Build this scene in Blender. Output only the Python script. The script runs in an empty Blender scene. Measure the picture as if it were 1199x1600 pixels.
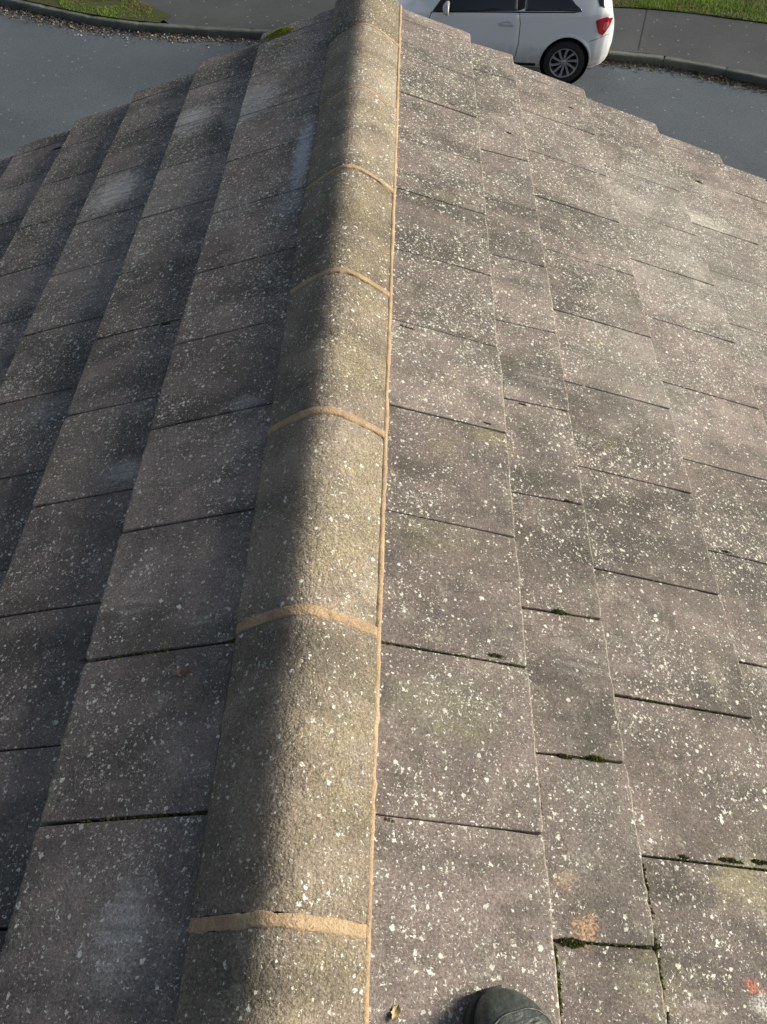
import bpy, bmesh, math, random
from mathutils import Vector, Matrix, Euler, noise as mnoise
random.seed(11)
SC = bpy.context.scene
COL = SC.collection
R = math.radians

# ------------------------------------------------------------------ camera
CAM = Vector((0.1439, -0.6207, 1.1037))
pa, ya, ra = R(-52.6516), R(-1.4366), R(0.1855)
fwd = Vector((math.sin(ya)*math.cos(pa), math.cos(ya)*math.cos(pa), math.sin(pa)))
rt = Vector((math.cos(ya), -math.sin(ya), 0))
up = rt.cross(fwd)
r2 = rt*math.cos(ra) + up*math.sin(ra)
u2 = up*math.cos(ra) - rt*math.sin(ra)
cd = bpy.data.cameras.new('camera'); cam = bpy.data.objects.new('camera', cd); COL.objects.link(cam)
cd.sensor_fit = 'VERTICAL'; cd.sensor_height = 24.0; cd.lens = 24.0*1232.18/1600.0
cd.clip_start = 0.02; cd.clip_end = 2000
m = Matrix((r2, u2, -fwd)).transposed().to_4x4(); m.translation = CAM
cam.matrix_world = m
SC.camera = cam

# ------------------------------------------------------------------ light
SUN_EL, SUN_AZ = R(20.3), R(12.0)          # azimuth measured from +X towards +Y
w = bpy.data.worlds.new('World'); SC.world = w; w.use_nodes = True
nt = w.node_tree
bg = nt.nodes['Background']; bg.inputs[1].default_value = 0.073
sky = nt.nodes.new('ShaderNodeTexSky'); sky.sky_type = 'NISHITA'; sky.sun_disc = False
sky.sun_elevation = SUN_EL; sky.sun_rotation = R(90) - SUN_AZ
sky.dust_density = 1.2
hs = nt.nodes.new('ShaderNodeHueSaturation'); hs.inputs['Saturation'].default_value = .68   # thin high cloud
nt.links.new(sky.outputs[0], hs.inputs['Color']); nt.links.new(hs.outputs[0], bg.inputs[0])
sd = bpy.data.lights.new('sun', 'SUN'); sun = bpy.data.objects.new('sun', sd); COL.objects.link(sun)
sd.energy = 5.0; sd.angle = R(26)      # veiled sun: no crisp shadows anywhere in the photograph
sd.color = (1.0, 0.925, 0.79)
S = Vector((math.cos(SUN_EL)*math.cos(SUN_AZ), math.cos(SUN_EL)*math.sin(SUN_AZ), math.sin(SUN_EL)))
sun.rotation_euler = S.to_track_quat('Z', 'Y').to_euler()
SC.view_settings.view_transform = 'Standard'; SC.view_settings.look = 'None'
SC.view_settings.exposure = 0.45; SC.view_settings.gamma = 1.0; SC.view_settings.use_curve_mapping = False
SC.render.engine = 'CYCLES'

# ------------------------------------------------------------------ helpers
def link(name, me, mats, parent=None, smooth=False):
    o = bpy.data.objects.new(name, me); COL.objects.link(o)
    if mats and not me.materials:
        for mm in (mats if isinstance(mats, (list, tuple)) else [mats]): me.materials.append(mm)
    if parent: o.parent = parent
    if smooth:
        for p in me.polygons: p.use_smooth = True
    return o
def mesh(name, V, F):
    me = bpy.data.meshes.new(name); me.from_pydata([tuple(v) for v in V], [], F); me.update(); return me
def empty(name, label=None, cat=None, loc=(0, 0, 0), parent=None):
    o = bpy.data.objects.new(name, None); COL.objects.link(o); o.location = loc; o.empty_display_size = .1
    if label: o['label'] = label
    if cat: o['category'] = cat
    if parent: o.parent = parent
    return o
def tag(o, label=None, cat=None, group=None, kind=None):
    for k, v in (('label', label), ('category', cat), ('group', group), ('kind', kind)):
        if v: o[k] = v
    return o
def grid(nu, nv, f, closeu=False):
    V = [f(i, j) for i in range(nu) for j in range(nv)]
    F = []
    for i in range(nu - (0 if closeu else 1)):
        for j in range(nv-1):
            a = i*nv+j; b = ((i+1) % nu)*nv+j
            F.append((a, b, b+1, a+1))
    return V, F
def merge(parts):
    V, F = [], []
    for v, f in parts:
        n = len(V); V += list(v); F += [tuple(i+n for i in q) for q in f]
    return V, F
def boxvf(x0, x1, y0, y1, z0, z1):
    V = [(x, y, z) for x in (x0, x1) for y in (y0, y1) for z in (z0, z1)]
    return V, [(0, 1, 3, 2), (4, 6, 7, 5), (0, 4, 5, 1), (2, 3, 7, 6), (0, 2, 6, 4), (1, 5, 7, 3)]
def bevel(me, w=.003, seg=2):
    bm = bmesh.new(); bm.from_mesh(me); bmesh.ops.recalc_face_normals(bm, faces=bm.faces)
    bmesh.ops.bevel(bm, geom=list(bm.edges), offset=w, segments=seg, affect='EDGES', profile=.6)
    bm.to_mesh(me); bm.free(); return me
def recalc(me):
    bm = bmesh.new(); bm.from_mesh(me); bmesh.ops.recalc_face_normals(bm, faces=bm.faces); bm.to_mesh(me); bm.free(); return me
def rnd(a, b): return random.uniform(a, b)

# ------------------------------------------------------------------ node helpers
class NM:
    def __init__(s, name, rough=.9, spec=.3):
        s.m = bpy.data.materials.new(name); s.m.use_nodes = True; s.t = s.m.node_tree
        s.b = s.t.nodes['Principled BSDF']; s.b.inputs['Roughness'].default_value = rough
        s.b.inputs['Specular IOR Level'].default_value = spec
        s.geo = None
    def n(s, t, **k):
        x = s.t.nodes.new(t)
        for a, b in k.items(): setattr(x, a, b)
        return x
    def l(s, a, b): s.t.links.new(a, b)
    def inp(s, sock, v):
        if hasattr(v, 'links'): s.l(v, sock)
        else: sock.default_value = v
    def pos(s):
        if not s.geo: s.geo = s.n('ShaderNodeNewGeometry')
        return s.geo.outputs['Position']
    def objc(s):
        return s.n('ShaderNodeTexCoord').outputs['Object']
    def noise(s, vec, scale, detail=3, rough=.55, dist=0, col=False):
        x = s.n('ShaderNodeTexNoise'); s.l(vec, x.inputs['Vector']); x.inputs['Scale'].default_value = scale
        x.inputs['Detail'].default_value = detail; x.inputs['Roughness'].default_value = rough; x.inputs['Distortion'].default_value = dist
        return x.outputs['Color' if col else 'Fac']
    def math(s, op, a, b=0.0, c=None, clamp=False):
        x = s.n('ShaderNodeMath', operation=op, use_clamp=clamp); s.inp(x.inputs[0], a); s.inp(x.inputs[1], b)
        if c is not None: s.inp(x.inputs[2], c)
        return x.outputs[0]
    def vmath(s, op, a, b=None):
        x = s.n('ShaderNodeVectorMath', operation=op); s.inp(x.inputs[0], a)
        if b is not None: s.inp(x.inputs[1], b)
        return x.outputs['Value' if op in ('LENGTH', 'DOT_PRODUCT', 'DISTANCE') else 'Vector']
    def map(s, v, a, b, c=0.0, d=1.0):
        x = s.n('ShaderNodeMapRange'); x.interpolation_type = 'SMOOTHSTEP'; s.l(v, x.inputs[0])
        lo, hi, c2, d2 = (a, b, c, d) if a <= b else (b, a, d, c)
        for i, q in enumerate((lo, hi, c2, d2)): s.inp(x.inputs[i+1], q)
        return x.outputs[0]
    def mix(s, f, a, b, blend='MIX'):
        x = s.n('ShaderNodeMix', data_type='RGBA', blend_type=blend)
        s.inp(x.inputs[0], f); s.inp(x.inputs[6], a if hasattr(a, 'links') else (*a, 1)); s.inp(x.inputs[7], b if hasattr(b, 'links') else (*b, 1))
        return x.outputs[2]
    def scalec(s, col, v):
        x = s.n('ShaderNodeVectorMath', operation='SCALE'); s.l(col, x.inputs[0]); s.inp(x.inputs[3], v); return x.outputs[0]
    def bump(s, h, dist=.002, strength=1.0):
        x = s.n('ShaderNodeBump'); x.inputs['Distance'].default_value = dist; x.inputs['Strength'].default_value = strength
        s.l(h, x.inputs['Height']); s.l(x.outputs[0], s.b.inputs['Normal'])
    def base(s, c): s.inp(s.b.inputs['Base Color'], c if hasattr(c, 'links') else (*c, 1))

def flat(name, c, rough=.6, metal=0, spec=.5, coat=0):
    q = NM(name, rough, spec); q.base(c); q.b.inputs['Metallic'].default_value = metal
    q.b.inputs['Coat Weight'].default_value = coat; q.b.inputs['Coat Roughness'].default_value = .05
    return q.m

# marks that belong to the concrete: (x, y, rx, ry, colour, strength)
MARKS = [
 (1.15, 1.75, .42, .55, (.42, .405, .37), .38), (.80, .95, .2, .3, (.36, .34, .30), .3), (.486, -.19, .055, .16, (.10, .105, .085), .55), (.46, .55, .05, .14, (.11, .11, .09), .5), (-.70, 1.6, .3, .5, (.34, .34, .33), .25),
 (.442, -.393, .024, .026, (.56, .34, .19), .62), (.415, -.33, .018, .022, (.4, .26, .15), .4),
 (.716, -.449, .016, .013, (.70, .17, .10), .75), (.726, -.474, .024, .018, (.6, .6, .56), .8),
 (-.150, 1.58, .030, .20, (.56, .59, .62), .75), (-.166, 1.36, .05, .10, (.42, .45, .48), .45),
 (-.137, 1.445, .011, .026, (.30, .20, .12), .9),
 (-.222, -.42, .045, .075, (.54, .53, .51), .45), (-.21, -.47, .09, .06, (.40, .40, .39), .25),
 (-.453, .48, .045, .035, (.55, .54, .5), .5), (-.739, .77, .10, .05, (.5, .5, .46), .45),
 (-.18, .58, .04, .03, (.55, .55, .55), .5),
 (-.828, 1.83, .10, .12, (.58, .56, .53), .75), (-.602, 2.12, .09, .12, (.56, .54, .52), .7), (-.36, 2.05, .10, .14, (.5, .5, .5), .5), (-.361, 1.40, .10, .12, (.4, .4, .4), .25),
 (-.245, 2.3, .08, .1, (.46, .45, .43), .35),
 (.929, 1.92, .10, .09, (.52, .49, .42), .6), (1.23, 2.0, .12, .06, (.56, .54, .47), .6), (1.10, 1.60, .05, .12, (.5, .47, .4), .5), (.76, 1.26, .09, .08, (.42, .4, .33), .4),
 (.351, .543, .06, .03, (.30, .29, .12), .5), (.736, -.30, .07, .05, (.42, .39, .22), .5), (.538, -.46, .06, .05, (.34, .32, .18), .35),
 (.236, -.09, .10, .06, (.22, .23, .13), .5), (.22, .25, .09, .05, (.26, .25, .14), .4),
]
def concrete(name, kind, side=0):
    q = NM(name, .93, .22)
    P = q.pos()
    big = q.noise(P, 2.6, 4, .6); mid = q.noise(P, 9, 4, .6); fine = q.noise(P, 260, 3, .7); fine2 = q.noise(P, 900, 2, .6)
    if kind == 'tile':
        A, B, DK = (.238, .194, .176), (.172, .145, .132), (.066, .065, .058)
    else:
        A, B, DK = (.310, .258, .200), (.215, .180, .142), (.135, .12, .092)
    c = q.mix(q.map(mid, .35, .65), A, B)
    # weather-darkened bands, drawn out down the slope
    st = q.vmath('MULTIPLY', P, (1.0, 3.2, 1.0))
    band = q.noise(st, 2.1, 3, .55)
    c = q.mix(q.math('MULTIPLY', q.map(band, .47, .64), .62), c, DK)
    c = q.mix(q.math('MULTIPLY', q.map(q.noise(q.vmath('ADD', P, (2, 8, 1)), 13, 5, .7), .52, .62), .40), c, DK)
    if kind == 'tile':
        # pale scuffs with streaks across the slope
        st2 = q.vmath('MULTIPLY', P, (14.0, 90.0, 10.0)); fib = q.noise(st2, 1.0, 4, .7)
        sc = q.math('MULTIPLY', q.map(q.noise(P, 3.4, 2, .5, .4), .62, .75), q.map(fib, .42, .66))
        c = q.mix(q.math('MULTIPLY', sc, .68), c, (.48, .455, .41))
    # yellow-green algae
    al = q.math('MULTIPLY', q.map(q.noise(q.vmath('ADD', P, (7.3, 2.1, 0)), 5.5 if kind == 'tile' else 7, 4, .65), .58 if kind == 'tile' else .41, .76 if kind == 'tile' else .64), q.map(fine, .35, .6))
    if kind == 'ridge':      # yellow-green tint fades out over the crown towards the left flank
        sx = q.n('ShaderNodeSeparateXYZ'); q.l(P, sx.inputs[0]); al = q.math('MULTIPLY', al, q.map(q.math('ADD', sx.outputs[0], q.math('MULTIPLY', q.noise(P, 12, 3), .05)), -.02, .06, .05, 1))
    c = q.mix(q.math('MULTIPLY', al, .4 if kind == 'tile' else .6), c, (.27, .25, .11) if kind == 'tile' else (.33, .285, .16))
    # marks
    nz = q.math('MULTIPLY', q.math('SUBTRACT', q.noise(P, 60, 5, .75), .5), 2.4)
    if kind == 'tile':
        for (x, y, rx, ry, colr, stn) in MARKS:
            if x*side < 0: continue
            d = q.vmath('MULTIPLY', q.vmath('SUBTRACT', P, (x, y, 0)), (1/rx, 1/ry, 0))
            L = q.math('ADD', q.vmath('LENGTH', d), nz)
            mk = q.math('MULTIPLY', q.map(L, 1.25, .35), stn)
            if rx < .03: mk = q.math('MULTIPLY', mk, q.map(fine, .40, .56, .1, 1.0))
            if rx > .035: mk = q.math('MULTIPLY', mk, q.map(fib, .38, .6, .45, 1.0))
            c = q.mix(mk, c, colr)
    # sandy grain
    g = q.map(fine, .28, .72, .62, 1.36); g2 = q.map(fine2, .25, .75, .72, 1.25)
    c = q.scalec(q.scalec(c, g), g2)
    c = q.scalec(c, q.map(big, .3, .7, .88, 1.12))
    rn = q.n('ShaderNodeObjectInfo').outputs['Random']
    c = q.scalec(c, q.map(rn, 0, 1, .80, 1.18))
    at = q.n('ShaderNodeAttribute'); at.attribute_name = 'wear'
    wr_ = q.math('MULTIPLY', at.outputs['Fac'], q.map(q.noise(P, 75, 4, .7), .36, .56))
    c = q.mix(q.math('MULTIPLY', wr_, .72), c, (.43, .39, .33))
    # dark pits
    pit = q.math('MULTIPLY', q.map(q.noise(P, 330, 2, .5), .66, .72), .6)
    c = q.mix(pit, c, (.04, .037, .033))
    # thin grey-buff crust in ragged patches
    cr = q.math('MULTIPLY', q.map(q.noise(q.vmath('ADD', P, (1.7, 6.1, 2)), 16, 5, .72), .54, .66), q.map(q.noise(P, 190, 3, .7), .42, .58))
    c = q.mix(q.math('MULTIPLY', cr, .55), c, (.40, .38, .31))
    # crusty white lichen spots in three sizes
    wv = q.vmath('ADD', P, q.scalec(q.vmath('SUBTRACT', q.noise(P, 210, 3, .65, col=True), (.5, .5, .5)), .0125))
    dens = q.noise(q.vmath('ADD', P, (3.1, 0, 4)), 5.5, 4, .65)
    sxyz = q.n('ShaderNodeSeparateXYZ'); q.l(P, sxyz.inputs[0])
    dens = q.math('ADD', dens, q.map(sxyz.outputs[1], -.4, 1.7, -.035, .065))   # lichen thrives towards the verge
    hmask = None
    for scl, rad, off, am in ((105, .42, -.03, 1.0), (185, .45, .10, 1.0), (330, .44, .16, .9)):
        v = q.n('ShaderNodeTexVoronoi'); v.feature = 'F1'; q.l(wv, v.inputs['Vector']); v.inputs['Scale'].default_value = scl; v.inputs['Randomness'].default_value = 1
        sep = q.n('ShaderNodeSeparateColor'); q.l(v.outputs['Color'], sep.inputs[0])
        # a cell carries a spot if its random number lies under the local density
        k = {'tile': .68, 'ridge': .46}[kind]
        thr = q.map(dens, .38, .68, .10*k + off, (.85 + off)*k)
        has = q.math('LESS_THAN', sep.outputs[0], thr)
        sz = q.math('MULTIPLY_ADD', q.math('POWER', sep.outputs[1], 1.6), rad*.95, rad*.22)
        sp = q.math('MULTIPLY', has, q.map(q.math('SUBTRACT', sz, v.outputs['Distance']), 0, .09))
        tone = q.mix(sep.outputs[2], (.55, .54, .45), (.86, .85, .77))
        c = q.mix(q.math('MULTIPLY', sp, .92*am), c, tone)
        hmask = sp if hmask is None else q.math('MAXIMUM', hmask, sp)
    q.base(c)
    h = q.math('ADD', q.math('MULTIPLY', fine, .9), q.math('MULTIPLY', hmask, .35))
    h = q.math('ADD', h, q.math('MULTIPLY', q.noise(P, 70 if kind == 'ridge' else 45, 4, .7), 3.4 if kind == 'ridge' else .8))
    q.bump(h, .0022 if kind == 'ridge' else .0016, .9)
    return q.m
M_TILE = concrete('tile_concrete', 'tile', 1); M_TILE_L = concrete('tile_concrete_left_slope', 'tile', -1)  # same concrete colours on both slopes, each with its own marks
M_RIDGE = concrete('ridge_concrete', 'ridge')
def mortar():
    q = NM('sand_mortar', .9, .25); P = q.pos()
    f = q.noise(P, 300, 3, .65); c = q.mix(q.map(q.noise(P, 22, 5, .7), .35, .65), (.47, .345, .215), (.34, .245, .155))
    c = q.scalec(c, q.map(f, .3, .7, .8, 1.15))
    c = q.mix(q.map(q.noise(P, 90, 4, .7), .62, .70), c, (.16, .10, .06))
    q.base(c); q.bump(q.math('ADD', f, q.math('MULTIPLY', q.noise(P, 40, 4, .7), 2.5)), .0022, 1)
    return q.m
M_MORTAR = mortar()
def greymortar():
    q = NM('weathered_bedding', .95, .2); P = q.pos()
    c = q.mix(q.noise(P, 50, 4, .6), (.26, .24, .21), (.13, .12, .11)); q.base(c); q.bump(q.noise(P, 200, 4, .7), .003); return q.m
M_BED = greymortar()
M_FELT = flat('roofing_felt', (.02, .019, .018), .95)

# ------------------------------------------------------------------ ground, road, pavement
GZ = CAM.z - 5.4
KERB = [(-60, 30), (-30, 23.2), (-14, 17.2), (-9.0, 15.05), (-6.73, 14.06), (-5.97, 13.72), (-5.13, 13.36), (-4.34, 13.12), (-3.28, 12.96), (-2.14, 12.86), (0, 12.66), (2.0, 12.44), (3.23, 12.28), (3.75, 12.2), (4.28, 12.03), (4.72, 11.84), (5.45, 11.50), (6.6, 10.85), (8.4, 9.6), (10.4, 7.6), (12, 5), (13, 1), (13.3, -6), (13.3, -40)]
def resample(pts, step):
    out = [Vector(pts[0]).to_2d()]; rest = step
    for a, b in zip(pts, pts[1:]):
        a, b = Vector(a).to_2d(), Vector(b).to_2d(); L = (b-a).length; d = (b-a)/L if L else a; t = 0
        while L - t >= rest: t += rest; rest = step; out.append(a + d*t)
        rest -= (L - t)
    return out
def smoothline(pts, n=6):
    P = [Vector(p).to_2d() for p in pts]; out = []
    for i in range(len(P)-1):
        p0, p1, p2, p3 = P[max(i-1, 0)], P[i], P[i+1], P[min(i+2, len(P)-1)]
        for k in range(n):
            t = k/n
            out.append(.5*((2*p1) + (p2-p0)*t + (2*p0-5*p1+4*p2-p3)*t*t + (3*p1-p0-3*p2+p3)*t**3))
    out.append(P[-1]); return out
KS = smoothline(KERB)
def normals(L):
    N = []
    for i in range(len(L)):
        d = (L[min(i+1, len(L)-1)] - L[max(i-1, 0)]).normalized(); N.append(Vector((-d.y, d.x)))   # left of travel = away from the road
    return N
def offs(L, o):
    N = normals(L); return [p + n*o for p, n in zip(L, N)]
def ribbon(name, A, B, z, mat, kind='structure', zb=None):
    n = len(A); V = [(p.x, p.y, z) for p in A] + [(p.x, p.y, z if zb is None else zb) for p in B]
    o = link(name, recalc(mesh(name, V, [(i, i+1, n+i+1, n+i) for i in range(n-1)])), mat); o['kind'] = kind; return o
def asphalt(name, a, b, patch, sc=1.0):
    q = NM(name, .88, .3); P = q.pos()
    c = q.mix(q.map(q.noise(P, .9*sc, 4, .6), .35, .65), a, b)
    c = q.mix(q.math('MULTIPLY', q.map(q.noise(q.vmath('ADD', P, (5, 9, 0)), .45, 5, .65), .52, .70), .75), c, patch)
    f = q.noise(P, 55, 3, .75); f2 = q.noise(P, 140, 2, .7)
    c = q.scalec(c, q.map(f, .3, .7, .8, 1.2)); c = q.scalec(c, q.map(f2, .3, .7, .82, 1.2))
    v = q.n('ShaderNodeTexVoronoi'); q.l(P, v.inputs['Vector']); v.inputs['Scale'].default_value = 16
    sp = q.n('ShaderNodeSeparateColor'); q.l(v.outputs['Color'], sp.inputs[0])
    c = q.mix(q.math('MULTIPLY', q.math('MULTIPLY', q.math('LESS_THAN', sp.outputs[0], .05), q.map(v.outputs['Distance'], .32, .2)), .55), c, (.34, .34, .32))
    q.base(c); q.bump(q.math('ADD', f, f2), .004, .8); return q.m
M_ROAD = asphalt('road_asphalt', (.100, .118, .136), (.088, .105, .122), (.070, .082, .094))
M_PAVE = asphalt('pavement_asphalt', (.072, .078, .082), (.058, .063, .067), (.048, .051, .051))
def grassbase(name, a, b):
    q = NM(name, .95, .2); P = q.pos()
    c = q.mix(q.map(q.noise(P, 3, 5, .7), .35, .65), a, b); c = q.mix(q.map(q.noise(P, 11, 4, .7), .55, .68), c, (.09, .065, .04))
    q.base(q.scalec(c, q.map(q.noise(P, 60, 3, .7), .3, .7, .6, 1.3))); q.bump(q.noise(P, 40, 4, .7), .03); return q.m
M_SOIL = grassbase('turf_soil', (.055, .075, .022), (.085, .085, .035))
M_KERB = NM('kerb_concrete', .9, .25)
P = M_KERB.pos(); f = M_KERB.noise(P, 80, 3, .7)
M_KERB.base(M_KERB.scalec(M_KERB.mix(M_KERB.map(M_KERB.noise(P, 2.2, 5, .65), .35, .65), (.15, .155, .14), (.085, .095, .085)), M_KERB.map(f, .3, .7, .75, 1.2)))
M_KERB.bump(f, .003); M_KERB = M_KERB.m

g = link('ground', mesh('ground', [(-600, -600, GZ-.03), (600, -600, GZ-.03), (600, 600, GZ-.03), (-600, 600, GZ-.03)], [(0, 1, 2, 3)]), M_SOIL); tag(g, kind='structure')
def polysheet(name, pts, z, mat):
    me = mesh(name, [(p[0], p[1], z) for p in pts], [tuple(range(len(pts)))]); bm = bmesh.new(); bm.from_mesh(me)
    bmesh.ops.triangulate(bm, faces=bm.faces); bmesh.ops.recalc_face_normals(bm, faces=bm.faces)
    if sum(f.normal.z for f in bm.faces) < 0: bmesh.ops.reverse_faces(bm, faces=bm.faces)
    bm.to_mesh(me); bm.free(); o = link(name, me, mat); o['kind'] = 'structure'; return o
polysheet('road', [tuple(p) for p in offs(KS, .01)] + [(7.5, -40), (7.4, 0), (6.6, 4.0), (4.6, 6.2), (1, 7.0), (-4, 7.4), (-10, 9.4), (-20, 14), (-60, 24)], GZ, M_ROAD)
# pavement beyond the kerb on the right, grass verge on the left, and the tarmac drive between
PZ = GZ + .100
kb = offs(KS, .125)
iA = min(range(len(KS)), key=lambda i: abs(KS[i].x + 3.70)); iB = min(range(len(KS)), key=lambda i: abs(KS[i].x - 2.9))
right_in = kb[iA:]
def outer(p, n):
    base = 1.78 if p.x > 3 else 1.78 + min(1, (3-p.x)/1.5)*5
    if p.x > 3: base = 1.78 + max(0, min(.25, (p.x-3.5)*.12))
    return p + n*base
N_ = normals(KS)
right_out = [outer(p, n) for p, n in zip(KS[iA:], N_[iA:])]
j0 = next(i for i, p in enumerate(right_out) if p.x > 3.3)
polysheet('pavement', [tuple(p) for p in right_in] + [tuple(p) for p in right_out[j0:][::-1]] + [(3.2, 14.35), (2.2, 15.2), (1.6, 17.0), (1.2, 22), (-8, 22), (-9.2, 18.9), (-6.4, 16.1), (-4.79, 14.40)], PZ, M_PAVE)
VL = [(-3.66, 13.42), (-4.79, 14.40), (-6.4, 16.1), (-9.2, 18.9), (-30, 34)]
KL = [p for p in kb if p.x <= -3.66]
lawn = [Vector(p) for p in VL]
V = [(p.x, p.y, PZ+.016) for p in KL] + [(p.x, p.y, PZ+.016) for p in lawn[::1]]
me = mesh('grass_verge', V, [tuple(range(len(V)))]); bm = bmesh.new(); bm.from_mesh(me); bmesh.ops.triangulate(bm, faces=bm.faces); bmesh.ops.recalc_face_normals(bm, faces=bm.faces); bm.to_mesh(me); bm.free()
o = link('grass_verge', me, M_SOIL); tag(o, kind='structure')
ro = right_out[j0:]
rl = [p + (p-q).normalized()*9 for p, q in zip(ro, right_in[j0:])]
ribbon('lawn', ro, rl, PZ+.012, M_SOIL)
# straight joint cut across the pavement tarmac
jo = link('pavement_joint', recalc(mesh('pavement_joint', *boxvf(-.006, .006, 0, 1.62, 0, .0035))), flat('tar', (.025, .025, .026), .7)); jo.location = (3.70, 12.43, PZ); jo.rotation_euler.z = -math.atan2(.42, 1.6); tag(jo, kind='structure')

kerb = empty('kerb'); kerb['kind'] = 'structure'
kp = resample([tuple(p) for p in KS], .915)
kvar = []
for s_ in range(4):
    prof = [(0, -.05), (0, .075), (.008, .097), (.028, .108), (.125, .104), (.125, -.05)]
    def f(i, j):
        x = -.4535 + .907*i/10; y, z = prof[j]
        return (x, y + rnd(-.002, .002), z + rnd(-.002, .002) - (.006*abs(i/10-.5)*2 if i in (0, 10) else 0))
    V, F = grid(11, 6, f); n = len(V); F += [tuple(range(6)), tuple(range(n-6, n))[::-1]]
    kvar.append(recalc(mesh('kerb_stone', V, F)))
for a, b in zip(kp, kp[1:]):
    mdl = (a+b)/2
    if mdl.y < 3 or mdl.x < -22: continue
    d = b-a
    o = link('kerb_stone', random.choice(kvar), M_KERB, kerb); o.location = (mdl.x, mdl.y, GZ + rnd(-.0015, .0015)); o.rotation_euler = (0, 0, math.atan2(d.y, d.x)); 

# leaf litter and grit in the gutter
def quad(c, ax, ay, bend):
    n = ax.cross(ay).normalized()*bend
    return [c-ax, c-ay+n*.2, c+ax, c+ay+n]
def litter(name, n, x0, x1, wmax, mats, size=(.008, .022), dens=None):
    V, F, MI = [], [], []
    L = [p for p in KS if x0 <= p.x <= x1]; pts = resample([tuple(p) for p in L], .03); N = normals(pts)
    for _ in range(n):
        k = random.randrange(len(pts)); p, nn = pts[k], N[k]
        if mnoise.noise((p.x*.9, p.y*.9, 3)) < rnd(-.7, .3): continue
        o_ = -abs(random.gauss(0, wmax*.45)) - .012
        c = Vector((p.x + nn.x*o_ + rnd(-.02, .02), p.y + nn.y*o_, GZ + .006 + rnd(0, .02)*max(0, 1+o_/wmax)))
        e = Euler((rnd(-.6, .6), rnd(-.6, .6), rnd(0, 6.3))); s = rnd(*size)
        q = quad(c, e.to_matrix() @ Vector((s, 0, 0)), e.to_matrix() @ Vector((0, s*rnd(.4, .8), 0)), s*.4)
        b = len(V); V += q; F += [(b, b+1, b+2), (b, b+2, b+3)]; mi = random.randrange(len(mats)); MI += [mi, mi]
    me = mesh(name, V, F); o = link(name, me, mats)
    for p, mi in zip(me.polygons, MI): p.material_index = mi
    return o
LM = [flat('leaf_brown', (.12, .075, .045), .8), flat('leaf_tan', (.25, .19, .13), .8), flat('leaf_dark', (.055, .035, .022), .8), flat('grit_pale', (.36, .34, .30), .9), flat('weed_green', (.10, .15, .04), .8)]
tag(litter('leaf_litter', 5200, -9, -1.9, .30, LM[:4]), 'brown leaf litter lying along the gutter of the left kerb', 'leaf litter', kind='stuff')
tag(litter('leaf_litter', 3400, 2.9, 7.5, .26, [LM[0], LM[2], LM[1], LM[4], LM[2]]), 'dark leaf litter and weeds in the gutter behind the white car', 'leaf litter', kind='stuff')

def blades(name, n, inside, bb, z, mats, h=(.02, .055)):
    V, F, MI = [], [], []
    while n > 0:
        x, y = rnd(bb[0], bb[1]), rnd(bb[2], bb[3])
        if not inside(x, y): n -= .2; continue
        n -= 1
        hh = rnd(*h)*(.6 + .8*(mnoise.noise((x*2, y*2, 0))+.5)); a = rnd(0, 6.28); ww = rnd(.004, .009)
        dx, dy = math.cos(a)*ww, math.sin(a)*ww; lx, ly = rnd(-.6, .6)*hh, rnd(-.6, .6)*hh
        b = len(V); V += [(x-dx, y-dy, z), (x+dx, y+dy, z), (x+lx, y+ly, z+hh)]; F.append((b, b+1, b+2))
        t = mnoise.noise((x*1.3, y*1.3, 5)) + rnd(-.35, .35); MI.append(0 if t > .08 else (1 if t > -.2 else 2))
    me = mesh(name, V, F); o = link(name, me, mats)
    for p, mi in zip(me.polygons, MI): p.material_index = mi
    return o
def leafmat(name, c):
    q = NM(name, .6, .3); q.base(c); q.b.inputs['Transmission Weight'].default_value = 0
    tr = q.n('ShaderNodeBsdfTranslucent'); tr.inputs[0].default_value = (*[min(1, v*1.5) for v in c], 1)
    ms = q.n('ShaderNodeMixShader'); ms.inputs[0].default_value = .3
    q.l(q.b.outputs[0], ms.inputs[1]); q.l(tr.outputs[0], ms.inputs[2]); q.l(ms.outputs[0], q.t.nodes['Material Output'].inputs[0]); return q.m
GM = [leafmat('grass_bright', (.16, .24, .04)), leafmat('grass_mid', (.11, .165, .032)), leafmat('grass_straw', (.20, .18, .08))]
def in_poly(poly):
    def f(x, y):
        c = False; j = len(poly)-1
        for i in range(len(poly)):
            a, b = poly[i], poly[j]
            if (a[1] > y) != (b[1] > y) and x < (b[0]-a[0])*(y-a[1])/(b[1]-a[1]) + a[0]: c = not c
            j = i
        return c
    return f
PL = [(p.x, p.y) for p in KL] + [tuple(p) for p in lawn]
inl = in_poly(PL)
tag(blades('grass', 42000, lambda x, y: inl(x, y) and mnoise.noise((x*2.2, y*2.2, 1)) > -.25, (-9.5, -3.6, 13.3, 17), PZ+.01, GM, (.01, .035)), 'thin mossy turf on the wedge of verge behind the left kerb', 'grass', kind='stuff')
PR = [tuple(p) for p in ro] + [tuple(p) for p in rl[::-1]]; inr = in_poly(PR)
tag(blades('grass', 75000, inr, (1.5, 9.5, 11, 17.5), PZ+.01, GM, (.02, .06)), 'bright green lawn beyond the pavement behind the white car', 'grass', kind='stuff')

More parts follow.
